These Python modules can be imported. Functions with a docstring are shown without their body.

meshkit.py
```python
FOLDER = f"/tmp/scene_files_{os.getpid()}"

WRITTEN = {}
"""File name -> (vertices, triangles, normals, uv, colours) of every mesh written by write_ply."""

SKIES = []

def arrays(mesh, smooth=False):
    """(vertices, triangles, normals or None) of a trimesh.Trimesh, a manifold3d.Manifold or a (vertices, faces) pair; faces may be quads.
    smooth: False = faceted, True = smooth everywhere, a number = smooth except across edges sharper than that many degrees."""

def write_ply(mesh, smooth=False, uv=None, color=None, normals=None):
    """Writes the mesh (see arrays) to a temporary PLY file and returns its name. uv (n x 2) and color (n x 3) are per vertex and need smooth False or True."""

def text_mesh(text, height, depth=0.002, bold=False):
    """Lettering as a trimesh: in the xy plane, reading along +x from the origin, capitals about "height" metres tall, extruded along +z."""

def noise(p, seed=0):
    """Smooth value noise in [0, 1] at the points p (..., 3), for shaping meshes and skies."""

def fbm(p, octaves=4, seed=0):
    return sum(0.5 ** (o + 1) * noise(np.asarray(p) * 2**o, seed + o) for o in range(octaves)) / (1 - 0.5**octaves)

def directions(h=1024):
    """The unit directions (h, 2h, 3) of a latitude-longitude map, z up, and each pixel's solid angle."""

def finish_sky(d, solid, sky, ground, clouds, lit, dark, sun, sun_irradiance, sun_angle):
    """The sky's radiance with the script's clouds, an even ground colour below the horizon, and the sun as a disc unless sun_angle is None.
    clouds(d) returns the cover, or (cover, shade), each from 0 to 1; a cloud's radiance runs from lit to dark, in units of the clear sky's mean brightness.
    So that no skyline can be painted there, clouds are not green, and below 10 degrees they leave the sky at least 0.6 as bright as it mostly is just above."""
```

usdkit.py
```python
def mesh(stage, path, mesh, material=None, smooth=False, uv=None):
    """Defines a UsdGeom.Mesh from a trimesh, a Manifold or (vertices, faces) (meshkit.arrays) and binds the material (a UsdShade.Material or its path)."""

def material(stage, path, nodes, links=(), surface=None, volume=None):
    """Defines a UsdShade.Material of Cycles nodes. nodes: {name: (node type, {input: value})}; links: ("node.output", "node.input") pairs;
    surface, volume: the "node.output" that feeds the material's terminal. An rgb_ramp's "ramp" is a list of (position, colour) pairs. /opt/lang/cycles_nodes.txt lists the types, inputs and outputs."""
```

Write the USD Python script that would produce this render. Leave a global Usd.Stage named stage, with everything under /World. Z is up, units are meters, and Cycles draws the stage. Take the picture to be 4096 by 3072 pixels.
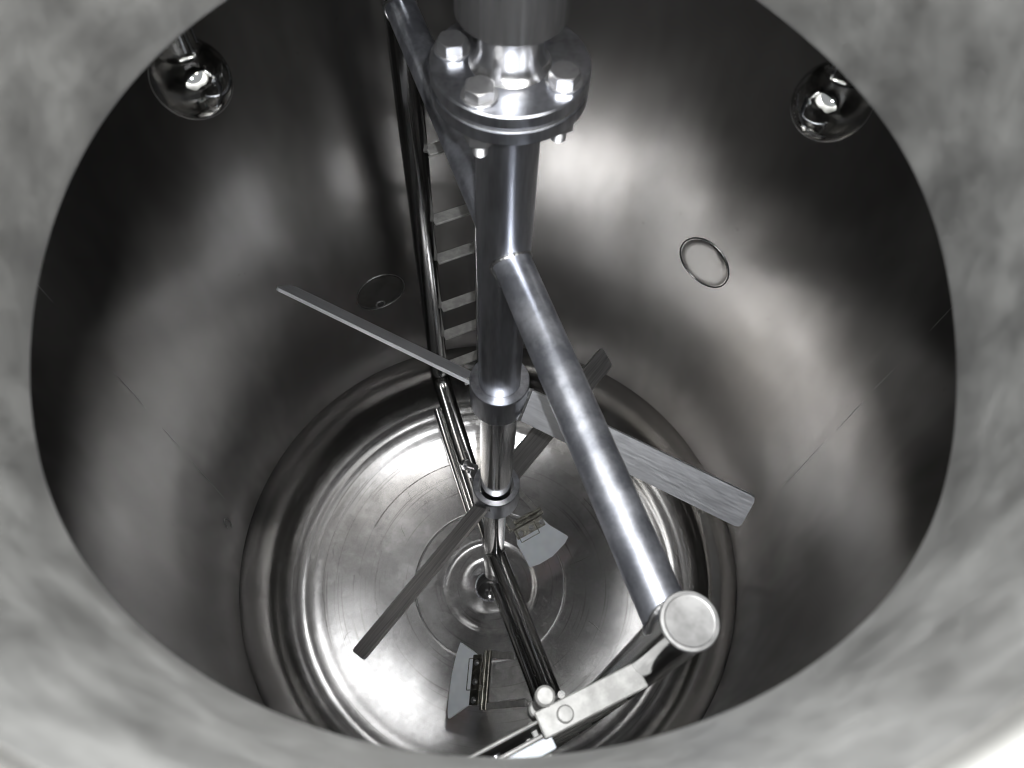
import math, random
import numpy as np, trimesh, usdkit, meshkit
import manifold3d as m3
from pxr import Usd, UsdGeom, UsdLux, UsdShade, Sdf, Gf

random.seed(7); RNG = np.random.default_rng(7)
stage = Usd.Stage.CreateInMemory()
UsdGeom.SetStageUpAxis(stage, UsdGeom.Tokens.z); UsdGeom.SetStageMetersPerUnit(stage, 1.0)
UsdGeom.Xform.Define(stage, '/World')
ZO = 2.3                      # the plans below are measured from the eye; this lifts them so that the tank stands above z = 0
V = lambda *a: np.array(a, float)
PI = math.pi

# ------------------------------------------------------------------ camera
cam = UsdGeom.Camera.Define(stage, '/World/camera')
cam.CreateHorizontalApertureAttr(36.0); cam.CreateVerticalApertureAttr(27.0)
cam.CreateFocalLengthAttr(25.99); cam.CreateClippingRangeAttr(Gf.Vec2f(0.01, 100))
cam.CreateFStopAttr(8.0); cam.CreateFocusDistanceAttr(1.25); cam.CreateExposureAttr(0.0)
_rt, _up, _bk = V(.9993, .0209, .0311), V(-.0334, .8717, .4889), V(-.0169, -.4896, .8718)
EYE = V(0, -.5, 0)
cam.AddTransformOp().Set(Gf.Matrix4d(*[*_rt, 0], *[*_up, 0], *[*_bk, 0], 0, -.5, ZO, 1))

# ------------------------------------------------------------------ light: a hall's ceiling lamp above the open manhole, a lamp added for the neck, and the phone's own lamp
dome = UsdLux.DomeLight.Define(stage, '/World/hall_light')
usdkit.material(stage, '/World/Looks/hall_air', {'b': ('background_shader', {'color': (.93, .97, 1.0), 'strength': .5})}, [], surface='b.background')
UsdShade.MaterialBindingAPI.Apply(dome.GetPrim()).Bind(UsdShade.Material.Get(stage, '/World/Looks/hall_air'))
def panel(name, pos, aim, w, h, power, col):
    l = UsdLux.RectLight.Define(stage, '/World/' + name)
    l.CreateWidthAttr(w); l.CreateHeightAttr(h); l.CreateIntensityAttr(power); l.CreateColorAttr(Gf.Vec3f(*col)); l.CreateNormalizeAttr(False)
    z = V(*pos) - V(*aim); z /= np.linalg.norm(z); x = np.cross([0, 1, 0.01], z); x /= np.linalg.norm(x); y = np.cross(z, x)
    l.AddTransformOp().Set(Gf.Matrix4d(*[*x, 0], *[*y, 0], *[*z, 0], pos[0], pos[1], pos[2] + ZO, 1))
MH = (0, -.29, -.2)
panel('ceiling_lamp', (.80, -.85, 2.2), MH, 2.0, 1.3, 9, (1, .95, .87))
panel('ceiling_lamp_001', (-.3, 1.9, 2.2), MH, 1.6, .4, 34, (.95, .98, 1))  # added to brighten the lower side of the neck, not a known lamp
fl = UsdLux.SphereLight.Define(stage, '/World/phone_lamp')
fl.CreateRadiusAttr(.004); fl.CreateIntensityAttr(40000); fl.CreateNormalizeAttr(False); fl.CreateColorAttr(Gf.Vec3f(.97, .985, 1))
fl.AddTranslateOp().Set(Gf.Vec3d(.014, -.472, ZO + .008))

# ------------------------------------------------------------------ materials
LK = '/World/Looks/'
def steel(name, col=(.56, .55, .54), rough=(.25, .38), nscale=(6, 6, 6), bump=.15, bscale=(40, 40, 40), bdist=.0006, rot=None, metal=1.0, aniso=0.0, wave=0.0, detail=4, stain=None):
    n = {'tc': ('texture_coordinate', {}), 'm1': ('mapping', {'scale': nscale}), 'n1': ('noise_texture', {'scale': 1.0, 'detail': float(detail), 'roughness': .6}),
         'mr': ('map_range', {'from_min': .3, 'from_max': .7, 'to_min': rough[0], 'to_max': rough[1], 'clamp': True}),
         'm2': ('mapping', {'scale': bscale}), 'n2': ('noise_texture', {'scale': 1.0, 'detail': 3.0}),
         'b': ('bump', {'strength': bump, 'distance': bdist}), 'p': ('principled_bsdf', {'metallic': metal, 'base_color': col})}
    l = [('tc.object', 'm1.vector'), ('m1.vector', 'n1.vector'), ('n1.fac', 'mr.value'), ('mr.result', 'p.roughness'),
         ('tc.object', 'm2.vector'), ('m2.vector', 'n2.vector'), ('n2.fac', 'b.height'), ('b.normal', 'p.normal')]
    if aniso:     # circumferential grinding lines: reflections are drawn out across them
        n['tg'] = ('tangent', {'direction_type': 'radial', 'axis': 'z'}); n['p'][1].update(anisotropic=aniso, anisotropic_rotation=.25); l.append(('tg.tangent', 'p.tangent'))
    if rot is not None:
        n['vr'] = ('vector_rotate', {'rotate_type': 'z_axis', 'angle': rot}); l[0] = ('vr.vector', 'm1.vector'); l[4] = ('vr.vector', 'm2.vector'); l.append(('tc.object', 'vr.vector'))
    if wave:
        n['n3'] = ('noise_texture', {'scale': 5.0, 'detail': 1.0}); n['b2'] = ('bump', {'strength': 1.0, 'distance': wave})
        l += [('tc.object', 'n3.vector'), ('n3.fac', 'b2.height'), ('b2.normal', 'b.normal')]
    if stain:      # (scale, threshold low, high, colour of the residue)
        sc, lo, hi, c2 = stain
        n['n4'] = ('noise_texture', {'scale': sc, 'detail': 5.0, 'roughness': .65}); n['mr4'] = ('map_range', {'from_min': lo, 'from_max': hi, 'to_min': 0.0, 'to_max': 1.0, 'clamp': True})
        n['mx'] = ('mix', {'color1': col, 'color2': c2}); l += [('m1.vector' if rot is not None else 'tc.object', 'n4.vector'), ('n4.fac', 'mr4.value'), ('mr4.result', 'mx.fac'), ('mx.color', 'p.base_color')]
    return usdkit.material(stage, LK + name, n, l, surface='p.BSDF')
M = {}
M['shell'] = steel('shell_steel', (.44, .433, .424), (.18, .26), (3, 3, 1.2), .14, (30, 30, 300), .0002, aniso=.72, wave=.003, stain=(55, .66, .78, (.27, .26, .25)))
M['neck'] = steel('neck_steel', (.385, .382, .368), (.42, .58), (30, 30, 30), .40, (38, 38, 30), .0013, detail=6, stain=(44, .30, .74, (.425, .422, .408)))
M['lip'] = steel('lip_steel', (.66, .65, .62), (.35, .45))
M['brushed'] = steel('brushed_steel', (.50, .515, .56), (.26, .38), (60, 60, 8), .12, (500, 500, 25), .0002)
M['smudged'] = steel('smudged_steel', (.33, .345, .39), (.28, .46), (25, 25, 25), .10, (300, 300, 300), .0002, metal=.9, stain=(24, .40, .64, (.62, .64, .70)))
M['polished'] = steel('polished_steel', (.50, .50, .50), (.10, .17), (10, 10, 10), .05, (60, 60, 60), .0002)
M['satin'] = steel('satin_steel', (.54, .54, .54), (.16, .24), (90, 90, 4), .1, (400, 400, 10), .0002)
M['collar'] = steel('collar_steel', (.58, .58, .59), (.17, .24), (90, 90, 4), .1, (400, 400, 10), .0002, metal=.96)
M['port'] = steel('port_steel', (.22, .217, .21), (.30, .40), (20, 20, 20), .3, (60, 60, 60), .0008)
M['cap'] = steel('cap_steel', (.21, .208, .205), (.40, .56), (30, 30, 30), .3, (40, 40, 40), .0008, metal=.8, stain=(28, .4, .62, (.34, .337, .333)))
M['dark'] = steel('hinge_steel', (.42, .41, .37), (.18, .30), (40, 40, 40), .1, (200, 200, 200), .0002)
M['mirror'] = steel('mirror_steel', (.62, .62, .60), (.03, .05), (10, 10, 10), .03, (30, 30, 30), .0002)
M['plate'] = steel('ground_plate_steel', (.76, .77, .81), (.36, .50), (30, 420, 420), .35, (40, 600, 600), .00015, rot=math.radians(26.9), metal=.93, stain=(1.0, .30, .75, (.90, .91, .95)))
M['blade2'] = steel('rolled_plate_steel', (.64, .63, .625), (.26, .36), (12, 200, 200), .2, (12, 300, 300), .0002, rot=math.radians(-53.8), metal=.88)
M['rung'] = steel('pickled_steel', (.28, .276, .266), (.42, .58), (50, 50, 50), .2, (150, 150, 150), .0003, metal=.2, stain=(60, .4, .65, (.42, .415, .40)))
M['bolt'] = steel('bolt_steel', (.37, .37, .38), (.32, .42), (120, 120, 120), .5, (420, 420, 420), .0004, metal=.92)
M['weld'] = steel('weld_steel', (.40, .40, .40), (.30, .5), (150, 150, 150), .5, (400, 400, 400), .0006)
M['gap'] = usdkit.material(stage, LK + 'hole_shade', {'p': ('principled_bsdf', {'base_color': (.03, .03, .03), 'roughness': .6})}, [], surface='p.BSDF')  # near-black colour for the shade inside the port hole
M['pencil'] = usdkit.material(stage, LK + 'scribed_line', {'p': ('principled_bsdf', {'base_color': (.10, .095, .09), 'roughness': .5, 'metallic': .6})}, [], surface='p.BSDF')
M['white'] = usdkit.material(stage, LK + 'white_plastic', {'tc': ('texture_coordinate', {}), 'n': ('noise_texture', {'scale': 40.0, 'detail': 4.0}),
    'r': ('rgb_ramp', {'ramp': [(.3, (.80, .81, .86)), (.7, (.88, .89, .93))]}), 'p': ('principled_bsdf', {'roughness': .42, 'subsurface_weight': .15, 'subsurface_scale': .01})},
    [('tc.object', 'n.vector'), ('n.fac', 'r.fac'), ('r.color', 'p.base_color')], surface='p.BSDF')
# the dished floor: turned rings, scribed circles and swirl scratches as wear
def floor_mat():
    n = {'tc': ('texture_coordinate', {}), 'sx': ('separate_xyz', {}), 'cx': ('combine_xyz', {'z': 0.0}), 'ln': ('vector_math', {'math_type': 'length'}),
         'at': ('math', {'math_type': 'arctan2'}), 'polar': ('combine_xyz', {}), 'mp': ('mapping', {'scale': (420., 2.2, 1.)}), 'n1': ('noise_texture', {'scale': 1.0, 'detail': 3.0, 'roughness': .6}),
         'n2': ('noise_texture', {'scale': 9.0, 'detail': 6.0, 'roughness': .7}), 'mr': ('map_range', {'from_min': .3, 'from_max': .7, 'to_min': .20, 'to_max': .27, 'clamp': True}), 'kn': ('map_range', {'from_min': .425, 'from_max': .50, 'to_min': 1.0, 'to_max': .7, 'clamp': True}), 'km': ('math', {'math_type': 'multiply'}),
         'b': ('bump', {'strength': .16, 'distance': .0004}), 'n3': ('noise_texture', {'scale': 4.0, 'detail': 1.5}), 'b2': ('bump', {'strength': 1.0, 'distance': .0022}),
         'thr': ('map_range', {'from_min': .60, 'from_max': .74, 'to_min': 0., 'to_max': .6, 'clamp': True}), 'mp2': ('mapping', {'scale': (170., 1.1, 1.), 'location': (3.3, 1.7, 0)}), 'n5': ('noise_texture', {'scale': 1.0, 'detail': 1.0}),
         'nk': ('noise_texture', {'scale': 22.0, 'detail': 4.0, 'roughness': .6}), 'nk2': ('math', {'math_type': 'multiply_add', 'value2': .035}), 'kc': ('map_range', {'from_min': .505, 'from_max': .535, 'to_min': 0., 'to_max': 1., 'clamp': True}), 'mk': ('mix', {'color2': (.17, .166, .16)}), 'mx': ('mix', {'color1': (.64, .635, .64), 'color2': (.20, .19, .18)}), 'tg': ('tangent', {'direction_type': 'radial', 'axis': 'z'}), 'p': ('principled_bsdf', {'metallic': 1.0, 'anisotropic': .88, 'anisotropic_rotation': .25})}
    l = [('tg.tangent', 'p.tangent'), ('tc.object', 'sx.vector'), ('sx.x', 'cx.x'), ('sx.y', 'cx.y'), ('cx.vector', 'ln.vector1'), ('sx.y', 'at.value1'), ('sx.x', 'at.value2'), ('ln.value', 'polar.x'), ('at.value', 'polar.y'),
         ('polar.vector', 'mp.vector'), ('mp.vector', 'n1.vector'), ('tc.object', 'n2.vector'), ('n2.fac', 'mr.value'), ('mr.result', 'km.value1'), ('ln.value', 'kn.value'), ('kn.result', 'km.value2'), ('km.value', 'p.roughness'), ('n1.fac', 'b.height'), ('tc.object', 'n3.vector'),
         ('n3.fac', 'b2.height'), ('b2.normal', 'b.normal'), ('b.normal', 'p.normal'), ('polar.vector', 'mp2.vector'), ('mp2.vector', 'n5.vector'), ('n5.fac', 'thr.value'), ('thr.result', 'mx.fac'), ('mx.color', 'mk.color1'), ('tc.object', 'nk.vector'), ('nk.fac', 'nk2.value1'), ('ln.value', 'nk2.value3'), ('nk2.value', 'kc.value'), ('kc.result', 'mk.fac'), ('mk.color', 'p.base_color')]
    return usdkit.material(stage, LK + 'dished_floor_steel', n, l, surface='p.BSDF')
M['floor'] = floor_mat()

# ------------------------------------------------------------------ helpers
used = {}
def numbered(path):
    k = used.get(path, 0); used[path] = k + 1
    return path if k == 0 else '%s_%03d' % (path, k)
def thing(name, label, cat, group=None):
    x = UsdGeom.Xform.Define(stage, numbered('/World/' + name)); p = x.GetPrim()
    x.AddTranslateOp().Set(Gf.Vec3d(0, 0, ZO))
    p.SetCustomDataByKey('label', label); p.SetCustomDataByKey('category', cat)
    if group: p.SetCustomDataByKey('group', group)
    return p
def part(parent, name, mesh, mat, smooth=32, label=None):
    if isinstance(mesh, list): mesh = trimesh.util.concatenate(mesh)
    p = usdkit.mesh(stage, numbered(str(parent.GetPath()) + '/' + name), mesh, M[mat], smooth=smooth).GetPrim()
    if label: p.SetCustomDataByKey('label', label)
    return p
def unit(v): v = np.asarray(v, float); return v / np.linalg.norm(v)
def cyl(a, b, r, n=40, r2=None, bev=.0):
    a, b = np.asarray(a, float), np.asarray(b, float); d = b - a; L = np.linalg.norm(d); r2 = r if r2 is None else r2
    pr = [(0, 0), (r - bev, 0), (r, bev), (r2, L - bev), (r2 - bev, L), (0, L)] if bev else [(0, 0), (r, 0), (r2, L), (0, L)]
    m = trimesh.creation.revolve(np.array(pr), sections=n); m.apply_transform(frame(a, d)); return m
def frame(o, z, x=None):
    z = unit(z); x = V(1, 0, 0) if x is None else np.asarray(x, float)
    if abs(unit(x) @ z) > .95: x = V(0, 1, 0)
    x = unit(x - z * (x @ z)); T = np.eye(4); T[:3, 0], T[:3, 1], T[:3, 2], T[:3, 3] = x, np.cross(z, x), z, o; return T
def lathe(pr, o=(0, 0, 0), n=96, z=(0, 0, 1)):
    m = trimesh.creation.revolve(np.array(pr, float), sections=n); m.apply_transform(frame(np.asarray(o, float), z)); return m
def sweep(P, r, n=14):
    P = np.asarray(P, float); t = np.gradient(P, axis=0); t /= np.linalg.norm(t, axis=1, keepdims=True); r = np.broadcast_to(r, (len(P),))
    a = np.cross(t[0], V(0, 0, 1) if abs(t[0][2]) < .9 else V(1, 0, 0)); a /= np.linalg.norm(a); A = []
    for q in t: a = a - q * (a @ q); a = a / np.linalg.norm(a); A.append(a)
    A = np.array(A); B = np.cross(t, A); an = np.arange(n) * 2 * PI / n
    v = P[:, None] + r[:, None, None] * (np.cos(an)[None, :, None] * A[:, None] + np.sin(an)[None, :, None] * B[:, None])
    k = len(P); f = []
    for i in range(k - 1):
        for j in range(n):
            j2 = (j + 1) % n; f += [[i*n+j, i*n+j2, (i+1)*n+j2], [i*n+j, (i+1)*n+j2, (i+1)*n+j]]
    vv = np.vstack([v.reshape(-1, 3), P[0], P[-1]])
    for j in range(n):
        j2 = (j + 1) % n; f += [[k*n, j2, j], [k*n+1, (k-1)*n+j, (k-1)*n+j2]]
    m = trimesh.Trimesh(vv, f, process=False); m.fix_normals(); return m
def rbox(sx, sy, sz, T, bev=.0012):
    x, y, z = sx / 2, sy / 2, sz / 2; pts = []
    for a in (-1, 1):
        for b in (-1, 1):
            for c in (-1, 1):
                pts += [(a*(x-bev), b*(y-bev), c*z), (a*(x-bev), b*y, c*(z-bev)), (a*x, b*(y-bev), c*(z-bev))]
    m = trimesh.convex.convex_hull(np.array(pts)); m.apply_transform(T); return m
def bar(a, b, w, t, wdir, bev=.0012):          # flat bar from a to b; w along wdir, t across
    a, b = np.asarray(a, float), np.asarray(b, float); d = unit(b - a); w0 = np.asarray(wdir, float); w0 = unit(w0 - d * (w0 @ d))
    T = np.eye(4); T[:3, 0], T[:3, 1], T[:3, 2], T[:3, 3] = d, w0, np.cross(d, w0), (a + b) / 2
    return rbox(np.linalg.norm(b - a), w, t, T, bev)
def hexprism(af, h, T, cham=.0016):
    R0 = af / 2 / math.cos(PI / 6); an = np.arange(6) * PI / 3; c = np.c_[np.cos(an), np.sin(an)]
    body = m3.Manifold.hull_points(np.vstack([np.c_[c * R0, np.zeros(6)], np.c_[c * R0, np.full(6, h)]]))
    cone = m3.Manifold.cylinder(h, af / 2 * .97 + 1.73 * h, af / 2 * .97, 64)
    m = body ^ cone; g = m.to_mesh(); t = trimesh.Trimesh(g.vert_properties[:, :3], g.tri_verts, process=False); t.apply_transform(T); return t
def mani(m):
    g = m.to_mesh(); return trimesh.Trimesh(np.array(g.vert_properties[:, :3]), np.array(g.tri_verts), process=False)
def slab(poly, th, T):                          # polygon in the plane of T, thickness along T's z
    from shapely.geometry import Polygon
    m = trimesh.creation.extrude_polygon(Polygon(poly).buffer(-.0015).buffer(.0015), th); m.apply_transform(T); return m
def bead(P, r, amp=.07, n=10):                   # a weld bead along a curve, with its ripples
    P = np.asarray(P, float); k = len(P); rr = r * (1 + amp * np.sin(np.arange(k) * 1.9) + amp * .6 * RNG.standard_normal(k)); return sweep(P, np.clip(rr, r * .5, r * 1.6), n)

# ------------------------------------------------------------------ the tank
R, ZT, ZB, HD = .575, -.475, -1.705, .2875
TX = -.007
tank = thing('mixing_tank', 'large round stainless steel mixing tank seen through its open manhole', 'tank')
prof = [(R, z) for z in np.linspace(ZB, ZT, 60)]
def lathe_open(pr, n, o=(TX, 0, 0)):            # open sheet of revolution, facing the axis
    pr = np.asarray(pr, float); an = np.linspace(0, 2 * PI, n, endpoint=False); k = len(pr)
    v = np.stack([pr[:, None, 0] * np.cos(an), pr[:, None, 0] * np.sin(an), np.broadcast_to(pr[:, None, 1], (k, n))], -1).reshape(-1, 3) + np.asarray(o)
    i, j = np.meshgrid(np.arange(k - 1), np.arange(n), indexing='ij'); j2 = (j + 1) % n
    q = np.stack([i*n+j, i*n+j2, (i+1)*n+j2, (i+1)*n+j], -1).reshape(-1, 4)[:, ::-1]
    return v, np.vstack([q[:, [0, 1, 2]], q[:, [0, 2, 3]]])
v, f = lathe_open(prof, 240)
ang = np.arctan2(v[:, 1], v[:, 0] - TX); w = meshkit.fbm(np.c_[np.cos(ang) * 1.6, np.sin(ang) * 1.6, v[:, 2] * 1.3]) if hasattr(meshkit, 'fbm') else 0
k = 1 + .0022 * np.asarray(w).reshape(-1) * np.clip((v[:, 2] - ZB) / .12, 0, 1)
v[:, 0] = TX + (v[:, 0] - TX) * k; v[:, 1] *= k
part(tank, 'shell', trimesh.Trimesh(v, f, process=False), 'shell', smooth=True)
def zf(r): return ZB - HD * np.sqrt(np.clip(1 - (r / R) ** 2, 0, 1))
rs = np.unique(np.r_[np.linspace(.0, PI / 2, 260)]); rr = R * np.sin(rs)
rr = np.unique(np.r_[rr[(rr > .041)], np.linspace(.041, .21, 90)])
zz = zf(rr)
for r0, a, s in ((.553, .0016, .006), (.538, -.0012, .006), (.524, .0020, .005), (.505, -.0015, .007), (.487, .0016, .004), (.474, -.0014, .005), (.462, .0018, .004), (.446, -.0010, .006), (.43, .0009, .006)):
    zz = zz + .34 * a * np.exp(-((rr - r0) / (s * 1.3)) ** 2)
zz = zz - .0022 / (1 + np.exp((rr - .199) / .0008)) - .003 * np.exp(-((rr - .1985) / .0013) ** 2)
zz = zz + .0007 * np.exp(-((rr - .124) / .003) ** 2) - .004 / (1 + np.exp((rr - .118) / .003)) - .012 * np.clip((.08 - rr) / .04, 0, 1) ** 1.6
pr = [(.036, -2.18), (.036, zz[0] - .004), (.0375, zz[0] - .0012)] + list(zip(rr, zz))
v, f = lathe_open(pr, 256, (TX, 0, 0))
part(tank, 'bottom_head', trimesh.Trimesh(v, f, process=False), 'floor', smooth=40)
part(tank, 'drain_valve', lathe([(0, 0), (.0362, 0), (.0362, .004), (.022, .016), (0, .02)], (TX, 0, -2.10), 48), 'polished')
# weld seams of the shell (upright, left and right) and round the floor
def wallpt(a, z, d=0.): return V(TX + (R - d) * math.cos(a), (R - d) * math.sin(a), z)
for a, segs in ((PI - .083, ((-.98, -1.10), (-1.16, -1.26), (-1.30, -1.52), (-.72, -.80))), (.088, ((-.74, -.80), (-.90, -.96), (-1.0, -1.10), (-1.14, -1.36)))):
    for z0, z1 in segs:
        zl = np.linspace(z0, z1, 40); part(tank, 'weld_seam', sweep([wallpt(a + .0012 * math.sin(z * 31), z, .0) for z in zl], .0003 * np.sin(np.linspace(.25, PI - .25, 40)), 8), 'weld')
def ringweld(r, rad, mat, a0=0., a1=2 * PI, n=220, name='weld_seam', lift=-.0004):
    t = np.linspace(a0, a1, n); part(tank, name, bead([V(TX + r * math.cos(q), r * math.sin(q), float(np.interp(r, rr, zz)) + lift) for q in t], rad, .3), mat)
ringweld(.1985, .0016, 'weld'); ringweld(.0385, .0022, 'brushed', n=120)
for r, w_, a0, a1 in ((.342, .0011, 1.75, 2.75), (.342, .0008, .35, .75), (.395, .0005, 2.3, 3.2), (.31, .0004, 1.8, 2.9), (.425, .0005, 2.5, 3.3), (.30, .0005, 2.9, 3.5)):
    ringweld(r, w_, 'pencil', a0, a1, 90, 'scribed_line', .0001)
# stray hairline marks on the floor and one grinding nick low on the left wall
for r0, a0, dr, da in ((.335, 2.35, -.02, .03), (.30, 2.15, -.022, -.05), (.285, 2.6, -.02, .09), (.16, 2.9, .03, .02), (.37, -2.75, .03, .05), (.27, -.35, .05, -.06), (.22, .25, .06, .03), (.41, 2.95, .006, .11)):
    q = np.linspace(0, 1, 24); r_ = r0 + dr * q + .004 * np.sin(q * 5); a_q = a0 + da * q
    part(tank, 'hairline_scratch', sweep([V(TX + a * math.cos(b), a * math.sin(b), float(np.interp(a, rr, zz)) + .0001) for a, b in zip(r_, a_q)], .0006 * np.sin(np.linspace(.3, PI - .3, 24)), 6), 'pencil')
t = np.linspace(0, 4.6, 40); part(tank, 'grinding_nick', bead([wallpt(PI - .02 + .014 * math.cos(q), -1.575 + .026 * math.sin(q), .0002) for q in t], .0011, .3), 'weld')
# ports in the shell
def port(c, rad, groove, disc_in, hole=None):
    a = math.atan2(c[1], c[0] - TX); nrm = V(-math.cos(a), -math.sin(a), 0); o = wallpt(a, c[2])
    t = np.linspace(0, 2 * PI, 90); h = V(-math.sin(a), math.cos(a), 0)
    def onwall(u, w_, lift=0.):
        aa = a + u / R; return wallpt(aa, c[2] + w_, lift)
    part(tank, 'port_weld', bead([onwall(rad * math.cos(q), rad * math.sin(q), .0003) for q in t], groove, .2), 'weld')
    g = 30; P, F = [onwall(0, 0, disc_in)], []
    for i, q in enumerate(np.linspace(.15, 1, 8)):
        for s in t[:-1]: P.append(onwall(.93 * rad * q * math.cos(s), .93 * rad * q * math.sin(s), disc_in if q < .99 else .0004))
    nn = len(t) - 1
    for j in range(nn): F.append([0, 1 + j, 1 + (j + 1) % nn])
    for i in range(7):
        for j in range(nn):
            a1, b1 = 1 + i * nn + j, 1 + i * nn + (j + 1) % nn; F += [[a1, a1 + nn, b1 + nn], [a1, b1 + nn, b1]]
    m = trimesh.Trimesh(np.array(P), F, process=False)
    if (m.face_normals.mean(0) @ nrm) < 0: m.invert()
    p = part(tank, 'port_plate', m, 'shell' if hole is None else 'port', smooth=True)
    if hole is not None:
        part(tank, 'port_hole', cyl(onwall(hole[0], hole[1], -.004), onwall(hole[0], hole[1], .0035), .0125, 32, bev=.0012), 'weld')
        part(tank, 'hole_shade_disc', cyl(onwall(hole[0], hole[1], -.004), onwall(hole[0], hole[1], .0046), .0085, 32, bev=.0012), 'gap')  # black disc painted in for the dark depth of the hole
port((.393, .419, -1.125), .056, .0013, .0014)
port((-.278, .503, -1.383),   .058, .0011, .0024, hole=(.006, -.040))
# top head with the manhole neck
Cn, Nn = V(-.002, -.2685, -.2862), V(-.01066, -.15923, .98718)
An, Bn = V(-.99994, 0, -.0108), V(.00172, -.98724, -.15922); Rm, Wt = .225, .007
a_ = np.linspace(0, PI / 2, 50)
outer = [((R + .005) * math.cos(q), (HD + .005) * math.sin(q)) for q in a_]; inner = [(R * math.cos(q), HD * math.sin(q)) for q in a_]
cs = m3.CrossSection([np.array([*outer, *inner[::-1]])])
head = m3.Manifold.revolve(cs, 160).translate((TX, 0, ZT))
T = np.eye(4); T[:3, 0], T[:3, 1], T[:3, 2], T[:3, 3] = An, np.cross(Nn, An), Nn, Cn
cut = m3.Manifold.cylinder(.8, Rm + Wt - .001, Rm + Wt - .001, 128, True).transform(T[:3, :])
part(tank, 'top_head', mani(head - cut), 'shell', smooth=40)
def series(t, c):
    o = c[0]
    for k_ in range(1, (len(c) - 1) // 2 + 1): o = o + c[2*k_-1] * np.cos(k_ * t) + c[2*k_] * np.sin(k_ * t)
    return o
HI = [-0.00131, -0.00039, -0.0103, 0.00262, -0.00177, 0.00115, 0.01118, -0.00659, -4e-05, 2e-05, -0.00562, 0.00086, 0.00084]
def h_in(t):                                     # the neck's lower edge follows the dished head; the far side is cut back short of the drive
    return series(t, HI)
def h_out(t): return series(t, [.1515, .0062, .0022])
def neckpt(t, r, h): return Cn + r * (math.cos(t) * An + math.sin(t) * Bn) + h * Nn
nt = 240; ts = np.linspace(0, 2 * PI, nt, endpoint=False); rows = []
lip = [(-.0000, -.0012), (.0008, -.0030), (.0030, -.0042), (.0055, -.0034), (Wt, .0)]
for dr, dh in lip[::-1]: rows.append([neckpt(t, Rm + dr, h_in(t) + dh) for t in ts][::1])
for q in np.linspace(0, 1, 24): rows.append([neckpt(t, Rm, (h_in(t) + .0005) * (1 - q) + (h_out(t) - .008) * q) for t in ts])
v = np.array(rows).reshape(-1, 3); kk = len(rows)
v[5*nt:] += Nn * 0
i, j = np.meshgrid(np.arange(kk - 1), np.arange(nt), indexing='ij'); j2 = (j + 1) % nt
q = np.stack([i*nt+j, i*nt+j2, (i+1)*nt+j2, (i+1)*nt+j], -1).reshape(-1, 4)
m = trimesh.Trimesh(v, np.vstack([q[:, [0, 1, 2]], q[:, [0, 2, 3]]]), process=False)
if m.face_normals[len(m.faces)//2] @ (Cn - m.triangles_center[len(m.faces)//2]) < 0: m.invert()
# outer side of the neck
o_rows = [[neckpt(t, Rm + Wt, h_in(t) + .001) for t in ts], [neckpt(t, Rm + Wt, h_out(t) - .008) for t in ts]]
vo = np.array(o_rows).reshape(-1, 3); fo = [[jj, (jj+1) % nt, nt + (jj+1) % nt] for jj in range(nt)] + [[jj, nt + (jj+1) % nt, nt + jj] for jj in range(nt)]
mo = trimesh.Trimesh(vo, fo, process=False)
if mo.face_normals[0] @ (Cn - mo.triangles_center[0]) > 0: mo.invert()
part(tank, 'manhole_neck', [m, mo], 'neck', smooth=50)
lr = sweep([neckpt(t, Rm + .0105, h_out(t)) for t in np.r_[ts, ts[0]]], .0125, 20)
part(tank, 'manhole_rim', lr, 'lip', smooth=60)

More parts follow.
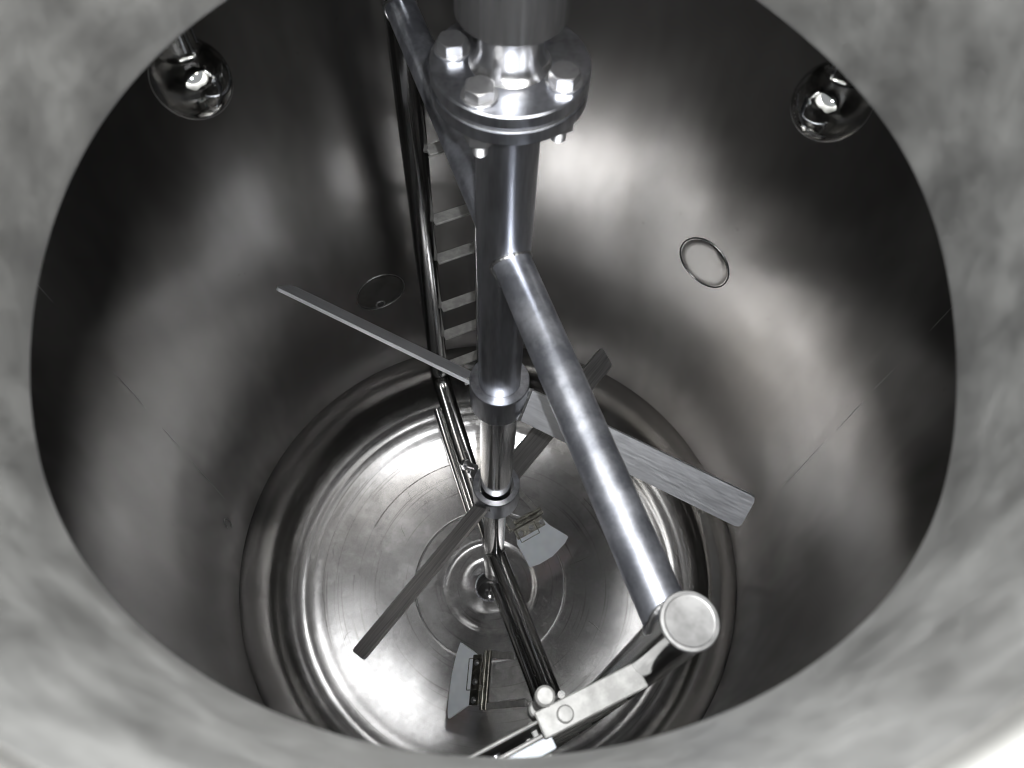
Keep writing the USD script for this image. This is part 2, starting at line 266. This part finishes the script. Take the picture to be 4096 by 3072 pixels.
# ------------------------------------------------------------------ the agitator
ag = thing('agitator', 'stainless steel anchor agitator with bolted flange shaft, slanted cross tube and side posts', 'agitator')
part(ag, 'drive_boss', lathe([(0, -.337), (.038, -.337), (.0405, -.3365), (.042, -.335), (.042, -.195), (0, -.195)], n=96), 'collar')
part(ag, 'stub_shaft', lathe([(0, -.337), (.0258, -.337), (.0258, -.364), (.0262, -.368), (.0274, -.3725), (.0296, -.3762), (.0325, -.3781), (0, -.3781)][::-1], n=96), 'collar')
Rf = .0634
part(ag, 'flange', lathe([(0, -.391), (.061, -.391), (.0624, -.3905), (Rf, -.389), (Rf, -.3795), (.0624, -.3780), (0, -.3780)], n=128), 'brushed', label='upper disc of the bolted shaft coupling')
part(ag, 'gasket', lathe([(0, -.3935), (.0618, -.3935), (.0618, -.391), (0, -.391)], n=96), 'weld')
part(ag, 'flange', lathe([(0, -.4062), (.0615, -.4062), (Rf, -.4045), (Rf, -.3955), (.0630, -.3940), (.0618, -.3935), (0, -.3935)], n=128), 'brushed', label='lower disc of the bolted shaft coupling')
for az in (-118, -27, 167, 62):
    a = math.radians(az); o = V(.0468 * math.cos(a), .0468 * math.sin(a), 0)
    hd = hexprism(.0212, .0085, frame(o + V(0, 0, -.3765), (0, 0, 1), (math.cos(a + .45), math.sin(a + .45), 0)))
    ws = cyl(o + V(0, 0, -.378), o + V(0, 0, -.3762), .0145, 40, bev=.0004)
    b = part(ag, 'bolt', [hd, ws], 'bolt', smooth=25)
    st = lathe([(0, -.4345)] + [(.0066 if i_ % 2 else .0058, z) for i_, z in enumerate(np.linspace(-.434, -.405, 30))] + [(0, -.404)], o, 28)
    nu = hexprism(.0225, .011, frame(o + V(0, 0, -.4085), (0, 0, -1), (math.cos(a + .9), math.sin(a + .9), 0)))
    part(b, 'nut', [nu, cyl(o + V(0, 0, -.4085), o + V(0, 0, -.406), .0150, 40, bev=.0004)], 'bolt', smooth=25); part(b, 'thread', st, 'bolt', smooth=False)
part(ag, 'shaft', lathe([(.0, -.93), (.0285, -.93), (.0285, -.42), (.0290, -.410), (.0305, -.4062), (0, -.4062)], n=96), 'brushed')
part(ag, 'lower_shaft', lathe([(0, -1.325), (.0282, -1.325), (.0282, -.93), (0, -.93)], n=96), 'polished')
part(ag, 'foot_shaft', lathe([(0, -1.905), (.010, -1.9), (.019, -1.875), (.0228, -1.86), (.0228, -1.37), (.026, -1.345), (.026, -1.325), (0, -1.325)], n=72), 'polished')
PN, PF = V(.1455, -.383, 0), V(-.1455, .386, 0); bu = unit(PN)
ZBM, rb, rp = -.601, .0203, .0212
part(ag, 'cross_beam', cyl(PN * .962 + V(0, 0, ZBM - .005), PF * .962 + V(0, 0, ZBM + .011), rb, 64), 'smudged')
side = np.cross(bu, V(0, 0, 1))
for s in (1, -1):
    t = np.linspace(0, 2 * PI, 100)
    P = [s * bu * (math.sqrt(.0285**2 - (rb * math.cos(q))**2) + .0008) + side * rb * 1.02 * math.cos(q) + V(0, 0, ZBM + rb * 1.02 * math.sin(q)) for q in t]
    part(ag, 'weld_bead', bead(P, .0026), 'weld')
    PP = PN if s > 0 else PF; ZB2 = ZBM - .005 if s > 0 else ZBM + .011
    P = [PP - s * bu * (math.sqrt(rp**2 - (rb * .98 * math.cos(q))**2) + .001) + side * rb * 1.02 * math.cos(q) + V(0, 0, ZB2 + rb * 1.02 * math.sin(q)) for q in t]
    part(ag, 'weld_bead', bead(P, .0018), 'weld')
    # post, its bend and the lower arm in to the foot
    z1, z2 = -1.545, -1.655
    top = PP + V(0, 0, -.556 if s > 0 else -.540); kn = PP + V(0, 0, z1); ft = V(0, 0, z2) + s * bu * .016
    cur = [top]
    d1, d2 = V(0, 0, -1), unit(ft - kn); B = .045
    cur += list(np.linspace(top, kn - d1 * B, 30)[1:])
    for q in np.linspace(0, 1, 14)[1:]: cur.append((1-q)**2 * (kn - d1 * B) + 2*q*(1-q) * kn + q*q * (kn + d2 * B))
    post = part(ag, 'side_post', sweep(cur, rp, 48), 'polished')
    part(post, 'end_cap', [lathe([(0, -.001), (rp + .0005, -.001), (rp + .0012, .0006), (rp + .0004, .002), (rp - .002, .0021), (rp - .0035, .0012), (0, .0014)], top, 72)], 'cap')
    part(ag, 'lower_arm', cyl(kn + d2 * B, ft, rp - .0004, 56), 'polished')
    t = np.linspace(0, 2 * PI, 80); e = V(0, 0, 1) - d2 * d2[2]; e = unit(e)
    P = [V(0, 0, z2) + s * bu * (math.sqrt(max(.0228**2 - (rp * math.cos(q))**2, 0)) + .002) + side * rp * math.cos(q) + V(0, 0, rp * math.sin(q)) for q in t]
    part(ag, 'weld_bead', bead(P, .0016), 'weld')
    # scraper rail beside the lower arm
    off = side * (-s * 0.0) 
    lo = side * .026 + V(0, 0, -.018)
    part(ag, 'scraper_rail', cyl(kn + d2 * .07 + lo, kn + d2 * .34 + lo, .0105, 32, bev=.002), 'polished')
    for q in (.12, .28): part(ag, 'rail_lug', bar(kn + d2 * q + lo, kn + d2 * q - V(0, 0, .012), .02, .005, d2), 'polished')
    # rungs
    td = V(math.cos(math.radians(206)), math.sin(math.radians(206)), 0) * s
    zs = (-.700, -.835, -.994, -1.102, -1.258, -1.364, -1.495) if s < 0 else (-.700, -.81, -.925, -1.095, -1.258, -1.364, -1.495)
    rd = np.cross(td, V(0, 0, 1))
    base = PP + rd * (-.0110 if s > 0 else .0130)
    for k_, z in enumerate(zs):
        part(ag, 'rung', bar(base + td * .016 + V(0, 0, z), base + td * .118 + V(0, 0, z), .0235, .0055, rd), 'rung')
    part(ag, 'hinge_rod', cyl(base + td * .090 + rd * .0145 + V(0, 0, zs[0] + .006), base + td * .090 + rd * .0145 + V(0, 0, zs[-1] - .01), .0032, 16), 'polished')
    for z in (zs[0], zs[1]):
        part(ag, 'hinge_pin', cyl(base + td * .104 + rd * .019 + V(0, 0, z - .016), base + td * .104 + rd * .019 + V(0, 0, z + .012), .0088, 32, bev=.002), 'rung')
    part(ag, 'pin_head', lathe([(0, 0), (.0075, 0), (.0075, .005), (.0062, .0068), (0, .0072)], base + td * .094 - rd * .001 + V(0, 0, zs[0] + .0025), 32), 'rung')
# clamp bolt low on the rail behind the shaft
cb = V(-.062, .144, -1.522); ca = unit(V(.45, -.35, .55))
part(ag, 'clamp_bolt', [hexprism(.022, .011, frame(cb - ca * .016, ca)), cyl(cb - ca * .016, cb + ca * .03, .0062, 24), hexprism(.022, .011, frame(cb + ca * .012 + V(.0, -.006, -.02), ca))], 'bolt', smooth=25)

# ------------------------------------------------------------------ impellers
def impeller(label, z0, z1, ri, ro, az, zc, w_, pitch, gap, bm):
    im = thing('pitched_blade_impeller', label, 'impeller', None)
    ri_ = ri + gap
    part(im, 'hub', lathe([(ri_, z1), (ro - .002, z1), (ro, z1 + .002), (ro, z0 - .0016), (ro - .0012, z0), (ri_, z0), (ri_, z1)], n=96), 'brushed')
    for s in (1, -1):
        u = s * V(math.cos(az), math.sin(az), 0); t = V(-u[1], u[0], 0); d = math.cos(pitch) * t + math.sin(pitch) * V(0, 0, 1); nn_ = np.cross(u, d)
        T = np.eye(4); T[:3, 0], T[:3, 1], T[:3, 2], T[:3, 3] = u, d, nn_, V(0, 0, zc) - nn_ * .0025
        L, hw, c = .37, w_ / 2, .007
        poly = [(ro - .004, -hw), (L - c, -hw), (L - .002, -hw + .002), (L, -hw + c), (L, hw - c), (L - .002, hw - .002), (L - c, hw), (ro - .004, hw)]
        b = part(im, 'blade', slab(poly, .005, T), bm, smooth=20)
        P = [V(0, 0, zc) + u * (ro + .001) + d * (hw * q) + nn_ * (.0036 if q < 2 else 0) for q in np.linspace(-1, 1, 24)]
        part(im, 'weld_bead', [bead(P, .0022), bead([p - nn_ * .0072 for p in P], .0022)], 'weld')
impeller('upper two-bladed impeller whose wide brushed blade points right', -.879, -.940, .0285, .0415, math.radians(-26.9), -.914, .049, math.radians(48), .0003, 'plate')
impeller('lower two-bladed impeller whose narrow dark blade points lower left', -1.2644, -1.334, .0285, .0433, math.radians(53.8), -1.292, .050, math.radians(50), .0040, 'blade2')

# ------------------------------------------------------------------ spray balls
for label, c in (('spray ball hanging at the upper left beside the manhole edge', V(-.256, .0, -.407)), ('spray ball hanging at the upper right beside the manhole edge', V(.260, -.005, -.400))):
    b = thing('spray_ball', label, 'spray ball')
    m = trimesh.creation.icosphere(5, .0312); m.apply_translation(c); part(b, 'ball', m, 'mirror', smooth=True)
    part(b, 'seam', lathe([(.0312, -.0006), (.0316, 0), (.0312, .0006), (.0305, 0), (.0312, -.0006)], c, 96, unit(V(-c[0] * 2.2, -.6, .9))), 'weld')
    part(b, 'stem', lathe([(0, .024), (.0165, .0255), (.0175, .029), (.0150, .033), (.0150, .064), (.0185, .066), (.0185, .092), (.0150, .094), (.0150, .20), (0, .20)], c, 64), 'mirror')

# ------------------------------------------------------------------ scrapers
def floor_scraper(label, h0, h1, out, corners, bars):
    """h0, h1: ends of the hinge rod; out: where the white blade points; corners: the blade's outline in (along, out) metres; bars: pairs of points"""
    sc = thing('floor_scraper', label, 'scraper')
    ax = unit(h1 - h0); L = np.linalg.norm(h1 - h0); o_ = unit(out - ax * (out @ ax)); nr = np.cross(ax, o_)
    if nr[2] < 0: nr = -nr
    for q in (0, 1): part(sc, 'hinge_rod', cyl(h0 - o_ * .012 * q - ax * .004, h1 - o_ * .012 * q + ax * .006, .0052, 28, bev=.001), 'dark')
    for q in (0.05, .36, .68): part(sc, 'hinge_knuckle', cyl(h0 + ax * L * q, h0 + ax * L * (q + .25), .0068, 28, bev=.0008), 'dark')
    T = np.eye(4); T[:3, 0], T[:3, 1], T[:3, 2], T[:3, 3] = ax, o_, np.cross(ax, o_), h0
    sgn = 1 if T[:3, 2][2] > 0 else -1
    def plane(poly, th, lift):
        T2 = T.copy(); T2[:3, 3] = h0 + nr * lift - (0 if sgn > 0 else 1) * 0; m = slab(poly, th, T2)
        if sgn < 0: m.apply_translation(nr * th)
        return m
    part(sc, 'clamp_plate', plane([(.006, .004), (L - .004, .004), (L - .004, .030), (.006, .030)], .003, .0075), 'dark')
    part(sc, 'blade', plane(corners, .006, .001), 'white')
    wire = [h0 + ax * a + o_ * b + nr * .0125 for a, b in ((L * .12, .004), (L * .12, .040), (L * .70, .040), (L * .70, .004))]
    dense = np.vstack([np.linspace(wire[i_], wire[i_ + 1], 14) for i_ in range(3)]); keep = np.r_[True, np.linalg.norm(np.diff(dense, axis=0), axis=1) > 1e-6]
    part(sc, 'stop_wire', sweep(dense[keep], .0011, 8), 'dark')
    for q in (.2, .55, .88):
        c = h0 + ax * L * q + o_ * .018 + nr * .0105
        s_ = part(sc, 'screw', lathe([(0, 0), (.0052, 0), (.0052, .002), (.0040, .0034), (0, .0038)], c, 28, nr), 'bolt')
        part(s_, 'washer', lathe([(0, -.0006), (.0072, -.0006), (.0072, .0007), (0, .0007)], c, 28, nr), 'bolt')
    for a, b, wd in bars: part(sc, 'bracket_bar', bar(a, b, .014, .004, wd), 'rung')
zh = -1.845
nh0, nh1 = V(-.0105, -.197, zh), V(-.0165, -.318, zh)
floor_scraper('white floor scraper at the bottom left of the near lower arm', nh0, nh1, V(-.075, .0, -.062),
              [(.012, .012), (-.006, .040), (-.026, .079), (.0, .088), (.045, .096), (.090, .099), (.128, .098), (.1455, .094), (.118, .040), (.114, .012)],
              [(nh0 + V(.014, -.004, 0), V(.052, -.232, -1.67), (0, 1, 0)), (nh1 + V(.006, .002, 0), V(.076, -.325, -1.66), (0, 1, 0))])
fh0, fh1 = V(.040, .104, zh + .0), V(.119, .152, zh)
floor_scraper('white floor scraper just right of the shaft foot, facing the drain', fh0, fh1, V(.045, -.085, -.05),
              [(.012, .010), (.0, .04), (.004, .108), (.03, .113), (.07, .112), (.115, .098), (.130, .088), (.128, .082), (.098, .036), (.088, .010)],
              [(fh1 + V(-.012, .004, 0), V(.085, .165, -1.80), (1, .6, 0)), (V(.085, .165, -1.80), V(.045, .185, -1.745), (1, .6, 0)), (fh0 + V(.01, .004, 0), V(.0, .13, -1.72), (1, .6, 0))])
def wall_scraper(label, s):
    sc = thing('wall_scraper', label, 'scraper')
    a0 = V(.058, -.455, 0) * s; dr = V(math.cos(math.radians(207)), math.sin(math.radians(207)), 0) * s; nr = np.cross(V(0, 0, 1), dr)
    for z0, z1 in ((-.715, -.98), (-1.0, -1.24)):
        part(sc, 'blade', rbox(.13, .012, z0 - z1, frame_x(a0 + dr * .065 + V(0, 0, (z0 + z1) / 2), dr)), 'white')
        part(sc, 'clamp_plate', rbox(.10, .004, z0 - z1 - .02, frame_x(a0 + dr * .055 - nr * .0085 + V(0, 0, (z0 + z1) / 2), dr)), 'rung')
        part(sc, 'clamp_plate', rbox(.10, .004, z0 - z1 - .02, frame_x(a0 + dr * .055 + nr * .0085 + V(0, 0, (z0 + z1) / 2), dr)), 'rung')
        part(sc, 'hinge_strip', rbox(.14, .003, z0 - z1 + .008, frame_x(a0 + dr * .06 - nr * .020 + V(0, 0, (z0 + z1) / 2), dr)), 'rung')
        for z in (z0 - .03, z1 + .03): part(sc, 'screw', cyl(a0 + dr * .05 - nr * .014 + V(0, 0, z), a0 + dr * .05 + nr * .014 + V(0, 0, z), .005, 24, bev=.001), 'bolt')
def frame_x(o, x):
    x = unit(x); T = np.eye(4); T[:3, 0], T[:3, 2] = x, (0, 0, 1); T[:3, 1] = np.cross(T[:3, 2], x); T[:3, 3] = o; return T
wall_scraper('upright white wall scraper hinged to the near post rungs at the bottom edge', 1)
